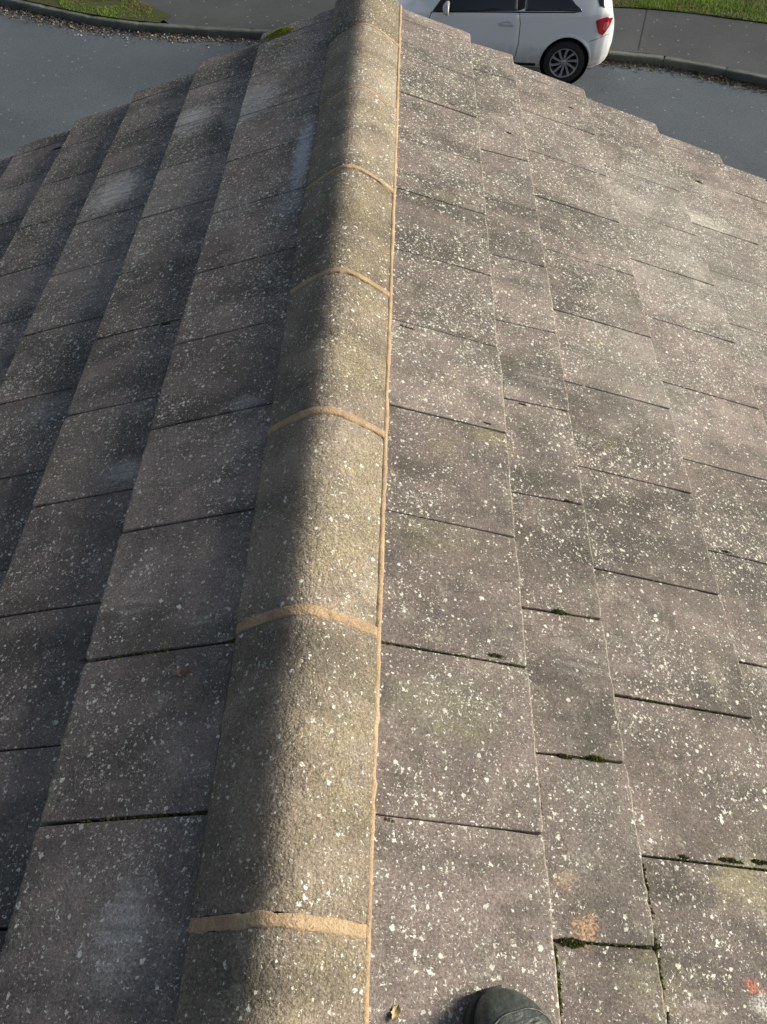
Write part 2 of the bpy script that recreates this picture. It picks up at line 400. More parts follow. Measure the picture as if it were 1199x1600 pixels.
# ------------------------------------------------------------------ the bungalow and its roof
PITCH = R(22.63); D0 = .0312; T = .0281; TW = .2801
VERGE = 2.612; BACK = -1.75
house = empty('bungalow', 'bungalow under a low roof of lichen-spotted grey concrete tiles with a mortared ridge', 'house', (0, 0, GZ))
def brickmat():
    q = NM('house_brick', .85, .3); tc = q.n('ShaderNodeTexBrick'); P = q.pos()
    s = q.n('ShaderNodeSeparateXYZ'); q.l(P, s.inputs[0]); c = q.n('ShaderNodeCombineXYZ')
    q.l(q.math('ADD', s.outputs[0], s.outputs[1]), c.inputs[0]); q.l(s.outputs[2], c.inputs[1]); q.l(c.outputs[0], tc.inputs['Vector'])
    tc.inputs['Scale'].default_value = 1; tc.inputs['Brick Width'].default_value = .225; tc.inputs['Row Height'].default_value = .075; tc.inputs['Mortar Size'].default_value = .005
    tc.inputs['Color1'].default_value = (.32, .12, .07, 1); tc.inputs['Color2'].default_value = (.24, .09, .055, 1); tc.inputs['Mortar'].default_value = (.35, .32, .27, 1)
    q.base(tc.outputs[0]); return q.m
CO, SI = math.cos(PITCH), math.sin(PITCH)
EAVE = 3.05
hw = EAVE*CO - .35
M_BRICK = brickmat()
# gabled brick body
zt = lambda x: -D0 - abs(x)*math.tan(PITCH) - .12
V = []
for y in (-8.5, VERGE-.10):
    V += [(-hw, y, GZ-.02), (hw, y, GZ-.02), (hw, y, zt(hw)), (0, y, zt(0)), (-hw, y, zt(hw))]
F = [(0, 1, 2, 3, 4), (9, 8, 7, 6, 5), (0, 5, 6, 1), (1, 6, 7, 2), (2, 7, 8, 3), (3, 8, 9, 4), (4, 9, 5, 0)]
wl = link('wall', recalc(mesh('wall', V, F)), M_BRICK, house); wl.matrix_parent_inverse = Matrix.Translation((0, 0, -GZ))
# roof deck = felt over battens; it carries the tiles
V = []
for y in (-8.5, VERGE-.012):
    for (s, n) in ((EAVE-.05, -.034), (0, -.034)): V.append((-(s*CO), y, -D0 - s*SI + n))
    for (s, n) in ((EAVE-.05, -.034),): V.append(((s*CO), y, -D0 - s*SI + n))
    for (s, n) in ((EAVE-.05, -.09), (0, -.09)): V.append(((s*CO), y, -D0 - s*SI + n))
    V.append((-(EAVE-.05)*CO, y, -D0 - (EAVE-.05)*SI - .09))
F = [(0, 1, 2, 3, 4, 5), (11, 10, 9, 8, 7, 6)] + [(i, i+6, (i+1) % 6+6, (i+1) % 6) for i in range(6)]
roof = link('roof', recalc(mesh('roof', V, F)), M_FELT, house); roof.matrix_parent_inverse = Matrix.Translation((0, 0, -GZ))
RI = Matrix.Translation((0, 0, 0))
def onroof(o): o.parent = roof; return o

def tile_mesh(Lx, Wy, seed):
    rg = random.Random(seed); th = .0235
    # outline, upper end at x=0, lower (exposed) end at x=Lx
    pts = []
    n1, n2 = 6, 22
    for i in range(n1): pts.append((Lx*i/n1, -Wy/2 + rg.uniform(-.0004, .0004)))
    for i in range(n2): pts.append((Lx + rg.uniform(-.0010, .0006) + .0022*mnoise.noise((seed*3.3, i*.45, 0)), -Wy/2 + Wy*i/n2))
    for i in range(n1): pts.append((Lx - Lx*i/n1, Wy/2 + rg.uniform(-.0004, .0004)))
    for i in range(n2): pts.append((0, Wy/2 - Wy*i/n2))
    # soften the two exposed corners
    for idx in (n1, n1+n2): x, y = pts[idx]; pts[idx] = (x - rg.uniform(.002, .005), y*(1 - .012))
    if rg.random() < .3:
        idx = n1 + rg.randrange(2, n2-2); x, y = pts[idx]; pts[idx] = (x - rg.uniform(.002, .004), y)
    cx = Lx/2
    def ring(ins, z): return [((x-cx)*(1-2*ins/Lx)+cx, y*(1-.6*ins/Wy), z) for x, y in pts]
    rings = [ring(0, -th), ring(0, -.0034), ring(.0014, -.0010), ring(.0044, 0)]
    V = [v for r in rings for v in r]; n = len(pts); F = []
    for k in range(3):
        for i in range(n): j = (i+1) % n; F.append((k*n+i, k*n+j, (k+1)*n+j, (k+1)*n+i))
    F.append(tuple(range(3*n, 4*n))); F.append(tuple(range(n))[::-1])
    me = recalc(mesh('roof_tile', V, F)); at = me.attributes.new('wear', 'FLOAT', 'POINT')
    for i in range(4*n):
        x = pts[i % n][0]; at.data[i].value = (0 if i < n else (1.0 if i < 3*n else .15)) * (1.0 if x > Lx-.004 else .25)
    return me
cache = {}
COURSES = {'R': [.1084, .4039, .5846, .9094, 1.255, 1.578, 1.90, 2.22, 2.54, 2.86], 'L': [.0934, .4234, .7071, 1.0064, 1.305, 1.605, 1.90, 2.20, 2.50, 2.80]}
YB = {'R': -.2724, 'L': -.2779}
GAP = {'R': .0024, 'L': .0040}
for side, sg in (('R', 1), ('L', -1)):
    S_ = COURSES[side]
    for c in range(1, len(S_)):
        s0, s1 = S_[c-1], S_[c]
        head = .07 if c > 1 else s0 - .022
        Lx = s1 - s0 + head; tilt = math.atan2(T, s1 - s0)
        odd = (c+1) % 2
        k = -7
        while True:
            y0 = YB[side] + TW*(k + .5*odd); y1 = y0 + TW; k += 1
            if y1 < BACK: continue
            if y0 > VERGE - .04: break
            y1c = min(y1, VERGE + rnd(-.004, .004)); Wd = y1c - y0 - GAP[side]*rnd(.7, 1.35)
            full = y1c == y1
            key = (side, c, random.randrange(3)) if full else (side, c, k, 'v')
            if key not in cache: cache[key] = tile_mesh(Lx, Wd, hash(key) % 9999 if False else c*31 + k*7 + (3 if sg > 0 else 0))
            o = link('roof_tile', cache[key], M_TILE if sg > 0 else M_TILE_L)
            # frame: local x down the slope, z off the slope
            X = Vector((sg*CO, 0, -SI)); Z = Vector((sg*SI, 0, CO)); Y = Z.cross(X)
            jt = tilt + rnd(-.0035, .0035)
            X2 = X*math.cos(jt) + Z*math.sin(jt); Z2 = Z*math.cos(jt) - X*math.sin(jt)
            yaw = rnd(-.0035, .0035)
            X3 = X2*math.cos(yaw) + Y*math.sin(yaw); Y3 = Z2.cross(X3)
            # exposed end at s1, height T
            end = Vector((0, 0, -D0)) + X*(s1 + rnd(-.0015, .0015)) + Z*(T + rnd(-.0008, .0008))
            org = end - X3*Lx; org.y += (y0 + y1c)/2
            roll = rnd(-.004, .004)
            MM = Matrix((X3, (Y3 + Z2*roll).normalized(), Z2)).transposed().to_4x4(); MM.translation = org
            onroof(o); o.matrix_world = MM

# ridge ------------------------------------------------------------
KR, AR, HWR = .85, .042, .1175
def rz(x): return -(math.sqrt(x*x*KR*KR + AR*AR) - AR)
Y0R, RP = -.4293, .45
JOINT = [Y0R + RP*k for k in range(-3, 8)]
def ridge_mesh(L, seed):
    rg = random.Random(seed); nx, ny = 30, 26; off = Vector((rg.uniform(0, 50), rg.uniform(0, 50), 0))
    def top(i, j):
        t = i/(nx-1)*2 - 1; x = t*HWR; y = -L/2 + L*j/(ny-1)
        edge = min(j, ny-1-j); z = rz(x) - (.0022 if edge == 0 else 0)
        n = mnoise.noise(Vector((x*22, y*16, 0)) + off)*.0016 + mnoise.noise(Vector((x*70, y*60, 3)) + off)*.0007
        if edge == 0: y += mnoise.noise(Vector((x*60, 5*j, 9)) + off)*.003
        if i in (0, nx-1): x += (1 if x > 0 else -1)*mnoise.noise(Vector((0, y*40, i)) + off)*.0015; z -= .001
        return (x, y, z + n)
    V, F = grid(nx, ny, top); n = len(V)
    def bot(i, j):
        x, y, z = top(i, j); return (x*.965, y, z - .014)
    V2, F2 = grid(nx, ny, bot); V += V2; F += [tuple(a+n for a in q)[::-1] for q in F2]
    for j in range(ny-1):
        F.append((j, j+1, n+j+1, n+j)); b = (nx-1)*ny; F.append((b+j, b+j+1, n+b+j+1, n+b+j))
    for i in range(nx-1):
        F.append((i*ny, (i+1)*ny, n+(i+1)*ny, n+i*ny)); b = ny-1; F.append((i*ny+b, (i+1)*ny+b, n+(i+1)*ny+b, n+i*ny+b))
    return recalc(mesh('ridge_tile', V, F))
WOB = [rnd(-.0026, .0026) for _ in JOINT]
# joint widths as pointed up in the photograph, nearest first
JW = {-1: .020, 0: .018, 1: .020, 2: .018, 3: .0155, 4: .0135, 5: .0125, 6: .0125}
def jw(k): return JW.get(k-3, .022)
for k in range(len(JOINT)):
    a = JOINT[k] + jw(k)/2; b = (JOINT[k+1] - jw(k+1)/2) if k+1 < len(JOINT) else VERGE + .02
    if b - a < .02 or a > VERGE: continue
    b = min(b, VERGE + .02)
    o = link('ridge_tile', ridge_mesh(b-a, 60+k), M_RIDGE, None, True); onroof(o)
    o.location = ((WOB[k]), (a+b)/2, rnd(-.0016, .0016)); o.rotation_euler = (rnd(-.004, .004), rnd(-.012, .012), rnd(-.006, .006))
    bm = bmesh.new(); bm.from_mesh(o.data)
    for e in bm.edges:
        if len(e.link_faces) == 2 and e.calc_face_angle(0) > .9: e.smooth = False
    bm.to_mesh(o.data); bm.free()
for k, y in enumerate(JOINT):
    if y > VERGE - .02: continue
    wd = jw(k)
    def f(i, j, y=y, wd=wd, k=k):
        t = i/59*2-1; x = t*(HWR+.0005); v = j/9*2-1
        rag = mnoise.noise((x*55, k*3+.5, (1 if v > 0 else 5)))*.0035 + mnoise.noise((x*160, k*3, (1 if v > 0 else 5)))*.0022
        yy = y + v*(wd/2 + .0015 + rag*abs(v)**2)
        h = .0013*(1 - abs(v)**3) - (.0045 if j in (0, 9) else 0) + mnoise.noise((x*40, yy*60, k))*.0011 + mnoise.noise((x*140, yy*140, k))*.0006 - .0004
        return (x, yy, rz(x) + h)
    V, F = grid(60, 10, f); n = len(V); V2 = [(x, y_, z-.02) for x, y_, z in V]
    F2 = []
    for j in range(9): F2 += [(j, j+1, n+j+1, n+j), (59*10+j, 59*10+j+1, n+590+j+1, n+590+j)]
    V += V2
    o = link('mortar_joint', recalc(mesh('mortar_joint', V, F+F2)), M_MORTAR, None, True); onroof(o)
# bedding under both long edges of the ridge tiles
def bedding(sg, mat, out, name, label):
    ny = 900; prof = [(-.030, -.004), (-.004, -.002), (.0005, .0012), (out*.75, -.0015), (out, -.007), (out+.001, -.030)]
    y0, y1 = BACK, VERGE + .012
    def f(i, j):
        y = y0 + (y1-y0)*i/(ny-1); dx, dz = prof[j]
        nz = mnoise.noise((y*9, j*.3, sg))*.0022 + mnoise.noise((y*45, j*.5, sg))*.0013
        if j > 2: dx += nz*(1.0 + .9*(mnoise.noise((y*2.3, 4, sg)) > .15))
        if j == 2: dz += nz*.6
        x = HWR + dx; return (sg*x, y, rz(HWR) - .004 + dz - (.0 if j < 5 else .004))
    V, F = grid(ny, len(prof), f)
    o = link(name, recalc(mesh(name, V, F)), mat, None, True); onroof(o); o['label'] = label; return o
bedding(1, M_MORTAR, .0070, 'mortar_bedding', 'fresh sand-coloured bedding line on the right of the ridge')
bedding(-1, M_BED, .001, 'mortar_bedding', 'weathered grey bedding line on the left of the ridge')
# verge: undercloak mortar and bargeboard
M_WOOD = flat('bargeboard_paint', (.5, .48, .45), .5)
for sg in (1, -1):
    X = Vector((sg*CO, 0, -SI)); Z = Vector((sg*SI, 0, CO))
    for nm, n0, n1, ya_, yb_, mt in (('verge_mortar', -.036, -.004, VERGE-.075, VERGE-.010, M_BED), ('bargeboard', -.24, -.093, VERGE-.099, VERGE-.074, M_WOOD)):
        V = []
        for s in (0.02, EAVE-.06):
            for n in (n0, n1):
                for y in (ya_, yb_):
                    p = Vector((0, 0, -D0)) + X*s + Z*n; V.append((p.x, y, p.z))
        o = link(nm, recalc(mesh(nm, V, [(0, 1, 3, 2), (4, 6, 7, 5), (0, 4, 5, 1), (2, 3, 7, 6), (0, 2, 6, 4), (1, 5, 7, 3)])), mt); onroof(o)
# gutters along the eaves
for sg in (1, -1):
    xe = sg*(EAVE*CO - .0); ze = -D0 - EAVE*SI - .10
    V, F = grid(2, 13, lambda i, j: (xe + sg*.02 + .055*math.cos(math.pi*(1 + j/12)), (-8.5, VERGE)[i], ze + .055*math.sin(math.pi*(1 + j/12))))
    V2 = [(x + (x-xe-sg*.02)*.06, y, z - .003) for x, y, z in V]; n = len(V)
    F += [tuple(a+n for a in q)[::-1] for q in F] + [(0, 13, 13+n, n), (12, 25, 25+n, 12+n)]
    o = link('gutter', mesh('gutter', V+V2, F), flat('gutter_plastic', (.03, .03, .032), .4), house); o.matrix_parent_inverse = Matrix.Translation((0, 0, -GZ))

# ------------------------------------------------------------------ moss
def slope_z(x, n=.02): return -D0 - abs(x)*math.tan(PITCH) + n/CO
def s_at(x):
    S_ = COURSES['R' if x > 0 else 'L']; s = abs(x)/CO
    for a, b in zip(S_, S_[1:]):
        if a <= s <= b: return a, b-a
    return S_[0], .3
def top_n(x): a, L = s_at(x); return T*(abs(x)/CO - a)/L
def tufts(V, F, c, rad, n, h, ell=(1, 1), ang=0):
    for _ in range(n):
        a = rnd(0, 6.28); r = rad*math.sqrt(random.random()); dx, dy = math.cos(a)*r*ell[0], math.sin(a)*r*ell[1]
        x, y = c[0] + dx*math.cos(ang) - dy*math.sin(ang), c[1] + dx*math.sin(ang) + dy*math.cos(ang)
        if mnoise.noise((x*140, y*140, 1)) < -.28 and r > rad*.45: continue
        dome = math.sqrt(max(0, 1 - (r/rad)**2)); z = slope_z(x, c[2]) + dome*h*rnd(.2, 1)
        s = rnd(.0007, .0018); e = Euler((rnd(-.9, .9), rnd(-.9, .9), rnd(0, 6.3))).to_matrix(); b = len(V)
        V += [Vector((x, y, z)) + e @ Vector(p) for p in ((s, 0, 0), (-s*.5, s*.8, 0), (-s*.5, -s*.8, 0), (0, 0, s*2.2), (0, 0, -s*2))]
        F += [(b, b+1, b+3), (b+1, b+2, b+3), (b+2, b, b+3), (b+1, b, b+4), (b+2, b+1, b+4), (b, b+2, b+4)]
def mossmat(name, a, b):
    q = NM(name, .95, .15); P = q.pos(); q.base(q.mix(q.map(q.noise(P, 160, 3, .7), .35, .65), a, b)); return q.m
MOSS = [(.863, -.021, .006), (.446, -.134, .010), (.499, -.131, .011), (.639, -.267, .008), (.724, -.264, .011), (.740, -.264, .010), (.788, -.261, .011), (.421, -.414, .014), (.430, -.413, .010), (.56, -.404, .006), (.468, .15, .009), (.331, .019, .009), (.128, .0, .001), (-.131, -.279, .007), (.150, -.279, .006), (.86, .415, .006), (.438, .699, .006), (.513, .43, .006), (.345, .582, .006), (.166, .831, .010), (.18, .829, .007), (-.424, .02, .006), (.917, .436, .009), (-1.277, 2.464, .012), (-.462, .976, .009), (-.128, .004, .007), (.30, 2.0, .008), (1.30, 2.3, .012), (.77, 2.40, .008), (.50, 1.98, .007)]
V, F = [], []
for x, y, r in MOSS: tufts(V, F, (x, y, top_n(x) - .003), r, int(260*r/.01) + 50, r*.38, (rnd(1.5, 2.4), rnd(.38, .6)), -.06)
def joint_moss(x0, x1, y, dens, hs=.0025):
    n = int(abs(x1-x0)*dens)
    for _ in range(n):
        x = rnd(x0, x1)
        if mnoise.noise((x*30, y*9, 2)) + .25 < rnd(-.3, .5): continue
        tufts(V, F, (x, y + rnd(-.001, .001), top_n(x) - .003), rnd(.0012, .003), 8, .0022, (1.3, .6))
joint_moss(-.135, -.33, YB['L'], 300); joint_moss(-.115, -.39, YB['L']+TW, 120); joint_moss(.56, .82, YB['R'], 330); joint_moss(.39, .535, YB['R']-TW/2, 300); joint_moss(-.39, -.64, YB['L']+TW*4.5, 200); joint_moss(.12, .37, YB['R']+TW, 220); joint_moss(.375, .535, YB['R']+TW/2, 260); joint_moss(.57, .83, YB['R']+TW, 260)
# moss creeping along two lower tile edges near the photographer
for (xs, ya_, yb_, n) in ((.5846*CO + .0128, -.56, -.29, 420), (.4039*CO + .0128, -.56, -.42, 240), (.4039*CO+.012, -.24, -.19, 60), (.9094*CO+.012, -.1, .1, 60)):
    for _ in range(n):
        y = rnd(ya_, yb_)
        if mnoise.noise((xs*5, y*28, 7)) < rnd(-.5, .3): continue
        tufts(V, F, (xs + rnd(-.002, .003), y, .004 + rnd(0, .014)), rnd(.0015, .003), 8, .003)
mo = link('moss', mesh('moss', V, F), mossmat('moss_dark', (.04, .042, .016), (.11, .12, .03))); tag(mo, 'dark green moss growing in the joints between the roof tiles', 'moss', kind='stuff')
V, F = [], []
for dx, dy, rr, nn, hh in ((0, 0, .042, 3600, .020), (-.040, .004, .024, 1300, .012), (.036, -.006, .020, 1000, .011), (-.066, .006, .013, 500, .007), (.014, .012, .022, 900, .016)): tufts(V, F, (-.325+dx, 2.545+dy, top_n(-.325+dx)-.003), rr, nn, hh, (1.0, .42), rnd(-.2, .2))
mo = link('moss_cushion', mesh('moss_cushion', V, F), mossmat('moss_bright', (.20, .24, .03), (.42, .42, .05))); tag(mo, 'bright yellow-green moss cushion on the tiles by the verge left of the ridge', 'moss')
V, F = [], []
tufts(V, F, (1.745, 2.60, .024), .035, 1500, .03, (1.0, .5), .05)
mo = link('moss_cushion', mesh('moss_cushion', V, F), mossmat('moss_verge', (.08, .14, .02), (.18, .26, .04))); tag(mo, 'small green moss cushion at the right end of the verge by the road', 'moss')

# ------------------------------------------------------------------ dead leaf
def leaf(loc, L, rot, mat, label):
    V, F = grid(9, 5, lambda i, j: ((i/8-.5)*L, (j/4-.5)*L*.55*math.sin(math.pi*min(1, max(.03, i/8)))**.7*(1 + .25*math.sin(i*2.5)), .18*L*abs(j/4-.5)*2 + .06*L*math.sin(i*1.1)))
    n = len(V); V2 = [(x, y, z-.0006) for x, y, z in V]; F += [tuple(a+n for a in q)[::-1] for q in F]
    o = link('dead_leaf', recalc(mesh('dead_leaf', V+V2, F)), mat, None, True); o.location = loc; o.rotation_euler = rot; tag(o, label, 'leaf'); return o
leaf((.158, -.518, slope_z(.158, .0045)+.002), .020, (.2, .35, 1.2), flat('dry_leaf', (.42, .34, .17), .7), 'tiny dry curled leaf on the tile just right of the ridge near the boot')
leaf((-.205, -.045, slope_z(-.205, .010)+.0015), .022, (.1, -.3, .3), flat('dry_leaf_brown', (.24, .17, .11), .7), 'small brown flake on the dark tile just left of the ridge')

# ------------------------------------------------------------------ boot
def bootmat():
    q = NM('boot_rubber', .55, .4); P = q.objc()
    c = q.mix(q.map(q.noise(P, 9, 5, .65), .35, .68), (.032, .040, .036), (.078, .092, .080)); c = q.scalec(c, q.map(q.noise(P, 120, 3, .7), .3, .7, .8, 1.25))
    c = q.mix(q.math('MULTIPLY', q.map(q.noise(P, 26, 5, .8), .58, .7), .5), c, (.22, .22, .18))
    q.base(c); q.inp(q.b.inputs['Roughness'], q.map(q.noise(P, 14, 4), .3, .7, .30, .6)); q.bump(q.math('ADD', q.noise(P, 60, 5, .7), q.math('MULTIPLY', q.noise(q.vmath('MULTIPLY', P, (1, 3.5, 1)), 14, 3, .6), 2.5)), .0028, .8); return q.m
M_BOOT = bootmat(); M_SOLE = flat('boot_sole', (.02, .022, .02), .7)
boot = empty('rubber_boot', 'worn dark green rubber boot standing on the tiles at the bottom edge of the photo', 'boot')
# local: +Y toe, Z up, origin at heel on the roof surface
def foot(y):                                    # (half width inner, half width outer, height, centre x)
    t = y/.29
    hw_ = .034 + .020*math.sin(min(1, max(0, t))*math.pi*.5)**1.4
    if t > .72: hw_ *= math.sqrt(max(.0, 1 - ((t-.72)/.285)**2.3))
    if t < .1: hw_ *= math.sqrt(max(0, 1 - ((.1-t)/.115)**2))
    h = .060 + .042*max(0, 1 - t/.62)**1.2
    if t > .62: h = .060*(math.sqrt(max(0, 1 - ((t-.62)/.385)**2.6))*.92 + .08)
    if t < .06: h = .10
    return hw_, h
def fsec(i, j, nu, nv, grow=0):
    y = .29*(.5 - .5*math.cos(math.pi*(.004 + .992*i/(nu-1)))); hw_, h = foot(y); a = math.pi*2*j/(nv)
    c, s = math.cos(a), math.sin(a); e = .62
    x = math.copysign(abs(c)**e, c)*(hw_+grow); z = max(0, 0)
    zz = h/2 + math.copysign(abs(s)**(.75 if s > 0 else .5), s)*(h/2+grow)
    return (x + .006*math.sin(y/.29*3), y, zz + .012)
nu, nv = 34, 29
V, F = grid(nu, nv, lambda i, j: fsec(i, j % (nv-1), nu, nv-1)); 
F.append(tuple(range(nv-1))); F.append(tuple(range((nu-1)*nv, nu*nv-1))[::-1])
ft = mesh('foot', V, F); bm = bmesh.new(); bm.from_mesh(ft); bmesh.ops.remove_doubles(bm, verts=bm.verts, dist=1e-5); bmesh.ops.recalc_face_normals(bm, faces=bm.faces); bm.to_mesh(ft); bm.free()
link('foot', ft, M_BOOT, boot, True)
# shaft rising from the heel half, ankle creases
def sh(i, j):
    t = i/23; z = .03 + .30*t; a = 2*math.pi*j/28
    rx = .040 + .018*t + .003*math.sin(t*26)*(1 if t < .5 else .3); ry = .062 - .006*math.sin(t*3.1) + .006*t
    return (rx*math.cos(a), .068 - .02*t + ry*math.sin(a)*(1 + .5*max(0, .12-t)*5*(math.sin(a) > 0)), z)
V, F = grid(24, 29, sh); n = len(V); V2 = [(x*.94, .068+(y-.068)*.94, z) for x, y, z in V]; F += [tuple(a+n for a in q)[::-1] for q in F]
b0 = 23*29; F += [(b0+j, b0+j+1, n+b0+j+1, n+b0+j) for j in range(28)]
link('shaft', recalc(mesh('shaft', V+V2, F)), M_BOOT, boot, True)
V, F = grid(20, 2, lambda i, j: (0, 0, 0)); 
# sole plate following the outline
def so(i, j):
    y = .29*(.5 - .5*math.cos(math.pi*i/39)); hw_, _ = foot(max(.001, min(.2895, y))); hw_ += .003
    P_ = [(-hw_, 0), (-hw_-.001, .008), (-hw_, .017), (hw_, .017), (hw_+.001, .008), (hw_, 0)]
    x, z = P_[j]; return (x + .006*math.sin(y/.29*3), y + (.003 if i == 39 else 0), z)
V, F = grid(40, 6, so); F += [(i*6+5, (i+1)*6+5, (i+1)*6, i*6) for i in range(39)]; F += [tuple(range(6)), tuple(range(39*6, 240))[::-1]]
link('sole', recalc(mesh('sole', V, F)), M_SOLE, boot, True)
# moulded seams over the toe
def seam(y_of, r, name):
    path = []
    for k in range(41):
        a = math.pi*k/40
        y = y_of(a); hw_, h = foot(y); c, s = math.cos(a), math.sin(a)
        path.append(Vector((math.copysign(abs(c)**.62, c)*hw_ + .006*math.sin(y/.29*3), y, h/2 + abs(s)**.75*h/2 + .012)))
    def f(i, j):
        p = path[i]; d = (path[min(i+1, 40)] - path[max(i-1, 0)]).normalized(); n = Vector((p.x*.7, .01, p.z-.035)).normalized(); b = d.cross(n).normalized(); n = b.cross(d)
        a = 2*math.pi*j/6; return p + n*math.cos(a)*r*.8 + b*math.sin(a)*r
    V, F = grid(41, 7, f); return link(name, recalc(mesh(name, V, F)), M_BOOT, boot, True)
seam(lambda a: .218 + .045*math.sin(a)**.7, .0016, 'seam'); seam(lambda a: .180 + .058*math.sin(a)**.8, .0013, 'seam')
BX, BY = .352, -.775
Zn = Vector((SI, 0, CO)); Yd = Vector((-.30, 1, 0)); Yd = (Yd - Zn*Yd.dot(Zn)).normalized(); Xd = Yd.cross(Zn)
MM = Matrix((Xd*1.02, Yd*1.03, Zn*1.03)).transposed().to_4x4(); MM.translation = (BX, BY, slope_z(BX, .022)+.002); boot.matrix_world = MM

# ------------------------------------------------------------------ the white car
M_PAINT = NM('white_paint', .32, .5); P = M_PAINT.objc()
sz = M_PAINT.n('ShaderNodeSeparateXYZ'); M_PAINT.l(P, sz.inputs[0])
dirt = M_PAINT.math('MULTIPLY', M_PAINT.map(M_PAINT.math('ADD', sz.outputs[2], M_PAINT.math('MULTIPLY', M_PAINT.noise(P, 5, 4, .7), .35)), .78, .42), M_PAINT.map(M_PAINT.noise(P, 18, 4, .7), .2, .7, .35, .75))
M_PAINT.base(M_PAINT.mix(dirt, (.86, .88, .89), (.40, .37, .33))); M_PAINT.b.inputs['Coat Weight'].default_value = .6; M_PAINT.b.inputs['Coat Roughness'].default_value = .06
M_PAINT = M_PAINT.m
M_GLASS = NM('car_glass', .04, .6); M_GLASS.base((.012, .014, .016)); M_GLASS.b.inputs['Coat Weight'].default_value = .5; M_GLASS = M_GLASS.m
M_BLACK = flat('black_trim', (.012, .012, .013), .45); M_TYRE = flat('tyre_rubber', (.022, .022, .023), .85); M_RIM = flat('alloy', (.42, .43, .44), .35, .75); M_RED = flat('lamp_red', (.42, .008, .02), .12, 0, .6, .8)
M_SEAL = flat('panel_gap', (.03, .03, .032), .8); M_LAMP = flat('lamp_clear', (.5, .52, .55), .1, .3); M_CABIN = flat('cabin_dark', (.02, .02, .022), .8)
def lerp_tab(tab, x):
    if x <= tab[0][0]: return tab[0][1]
    for (a, va), (b, vb) in zip(tab, tab[1:]):
        if x <= b: t = (x-a)/(b-a); t = t*t*(3-2*t)*.5 + t*.5; return va + (vb-va)*t
    return tab[-1][1]
ZT = [(-.66, .60), (-.64, .72), (-.60, .86), (-.55, 1.0), (-.47, 1.16), (-.38, 1.34), (-.30, 1.42), (0, 1.46), (.6, 1.485), (1.1, 1.46), (1.5, 1.36), (1.85, 1.17), (2.1, 1.02), (2.3, .96), (2.7, .90), (3.0, .83), (3.2, .74), (3.32, .64), (3.38, .52)]
ZB = [(-.66, .58), (-.62, .80), (-.55, .93), (-.4, .965), (-.1, .955), (1.0, .91), (1.95, .875), (2.3, .85), (2.7, .80), (3.1, .71), (3.3, .60), (3.38, .50)]
WM = [(-.66, .50), (-.655, .58), (-.63, .66), (-.58, .735), (-.50, .795), (-.38, .835), (-.2, .858), (.2, .866), (2.2, .868), (2.6, .86), (2.9, .82), (3.15, .72), (3.3, .58), (3.38, .38)]
WR = [(-.66, .42), (-.55, .60), (-.45, .60), (-.3, .59), (.8, .60), (1.5, .60), (1.95, .66), (2.2, .73), (2.8, .70), (3.1, .58), (3.38, .28)]
ZF = [(-.66, .40), (-.63, .30), (-.55, .25), (-.4, .22), (0, .21), (2.8, .21), (3.2, .20), (3.38, .26)]
def section(x):
    zt_, zb, wm, wr, zf = (lerp_tab(t, x) for t in (ZT, ZB, WM, WR, ZF))
    zb = min(zb, zt_-.03); wb = wm - .028; wr = min(wr, wb-.04)
    k = min(1.0, (zt_-zb)/.5); ze = zt_ - .02 - .07*k
    P_ = [(0, zt_), (wr*.5, zt_-.008), (wr-.06, zt_-.022), (wr, ze), (wr+(wb-wr)*.55, ze+(zb-ze)*.5), (wb, zb), (wm-.010, zb-.10*min(1, (zb-zf)/.6)), (wm, zf+(zb-zf)*.52), (wm-.006, zf+(zb-zf)*.33), (wm-.028, zf+.09*min(1, (zb-zf)/.6)), (wm-.05, zf+.01), (wm-.12, zf-.0), (0, zf)]
    return P_
def crom(P_, n=4):
    out = []
    for i in range(len(P_)-1):
        p0, p1, p2, p3 = P_[max(i-1, 0)], P_[i], P_[i+1], P_[min(i+2, len(P_)-1)]
        for k in range(n):
            t = k/n
            out.append(tuple(.5*(2*b + (c-a)*t + (2*a-5*b+4*c-d)*t*t + (3*b-a-3*c+d)*t**3)*1.0 for a, b, c, d in zip(p0, p1, p2, p3)))
    out.append(P_[-1]); return out
secc = {}
def sec(x):
    x = round(x, 4)
    if x not in secc: secc[x] = crom(section(x))
    return secc[x]
def wside(x, z):
    S2 = sec(x)[8:44]                # from the roof to the sill
    best = None
    for (ya_, za), (yb_, zb_) in zip(S2, S2[1:]):
        if za >= z >= zb_ and za > zb_: t = (za-z)/(za-zb_); return ya_ + (yb_-ya_)*t
    return S2[0][0] if z > S2[0][1] else S2[-1][0]
xs = [-.66, -.655, -.645, -.63, -.61, -.585, -.56, -.53, -.50, -.46, -.42, -.38, -.34, -.30] + [-.26 + .05*i for i in range(65)]
xs = [x for x in xs if x < 2.95] + [2.95, 3.0, 3.05, 3.1, 3.15, 3.2, 3.25, 3.29, 3.32, 3.35, 3.37, 3.38]
rows = []
for x in xs:
    s_ = sec(x); rows.append([(x, y, z) for y, z in s_] + [(x, -y, z) for y, z in s_[-2:0:-1]])
nv = len(rows[0]); V = [v for r_ in rows for v in r_]; F = []
for i in range(len(rows)-1):
    for j in range(nv): k = (j+1) % nv; F.append((i*nv+j, (i+1)*nv+j, (i+1)*nv+k, i*nv+k))
F.append(tuple(range(nv))); F.append(tuple(range((len(rows)-1)*nv, len(rows)*nv))[::-1])
car = empty('car', 'white three-door hatchback car with dirty sill parked at the far kerb', 'car')
body = link('body', recalc(mesh('body', V, F)), M_PAINT, car, True)
WH = [(0, .305), (2.51, .305)]
cutters = []
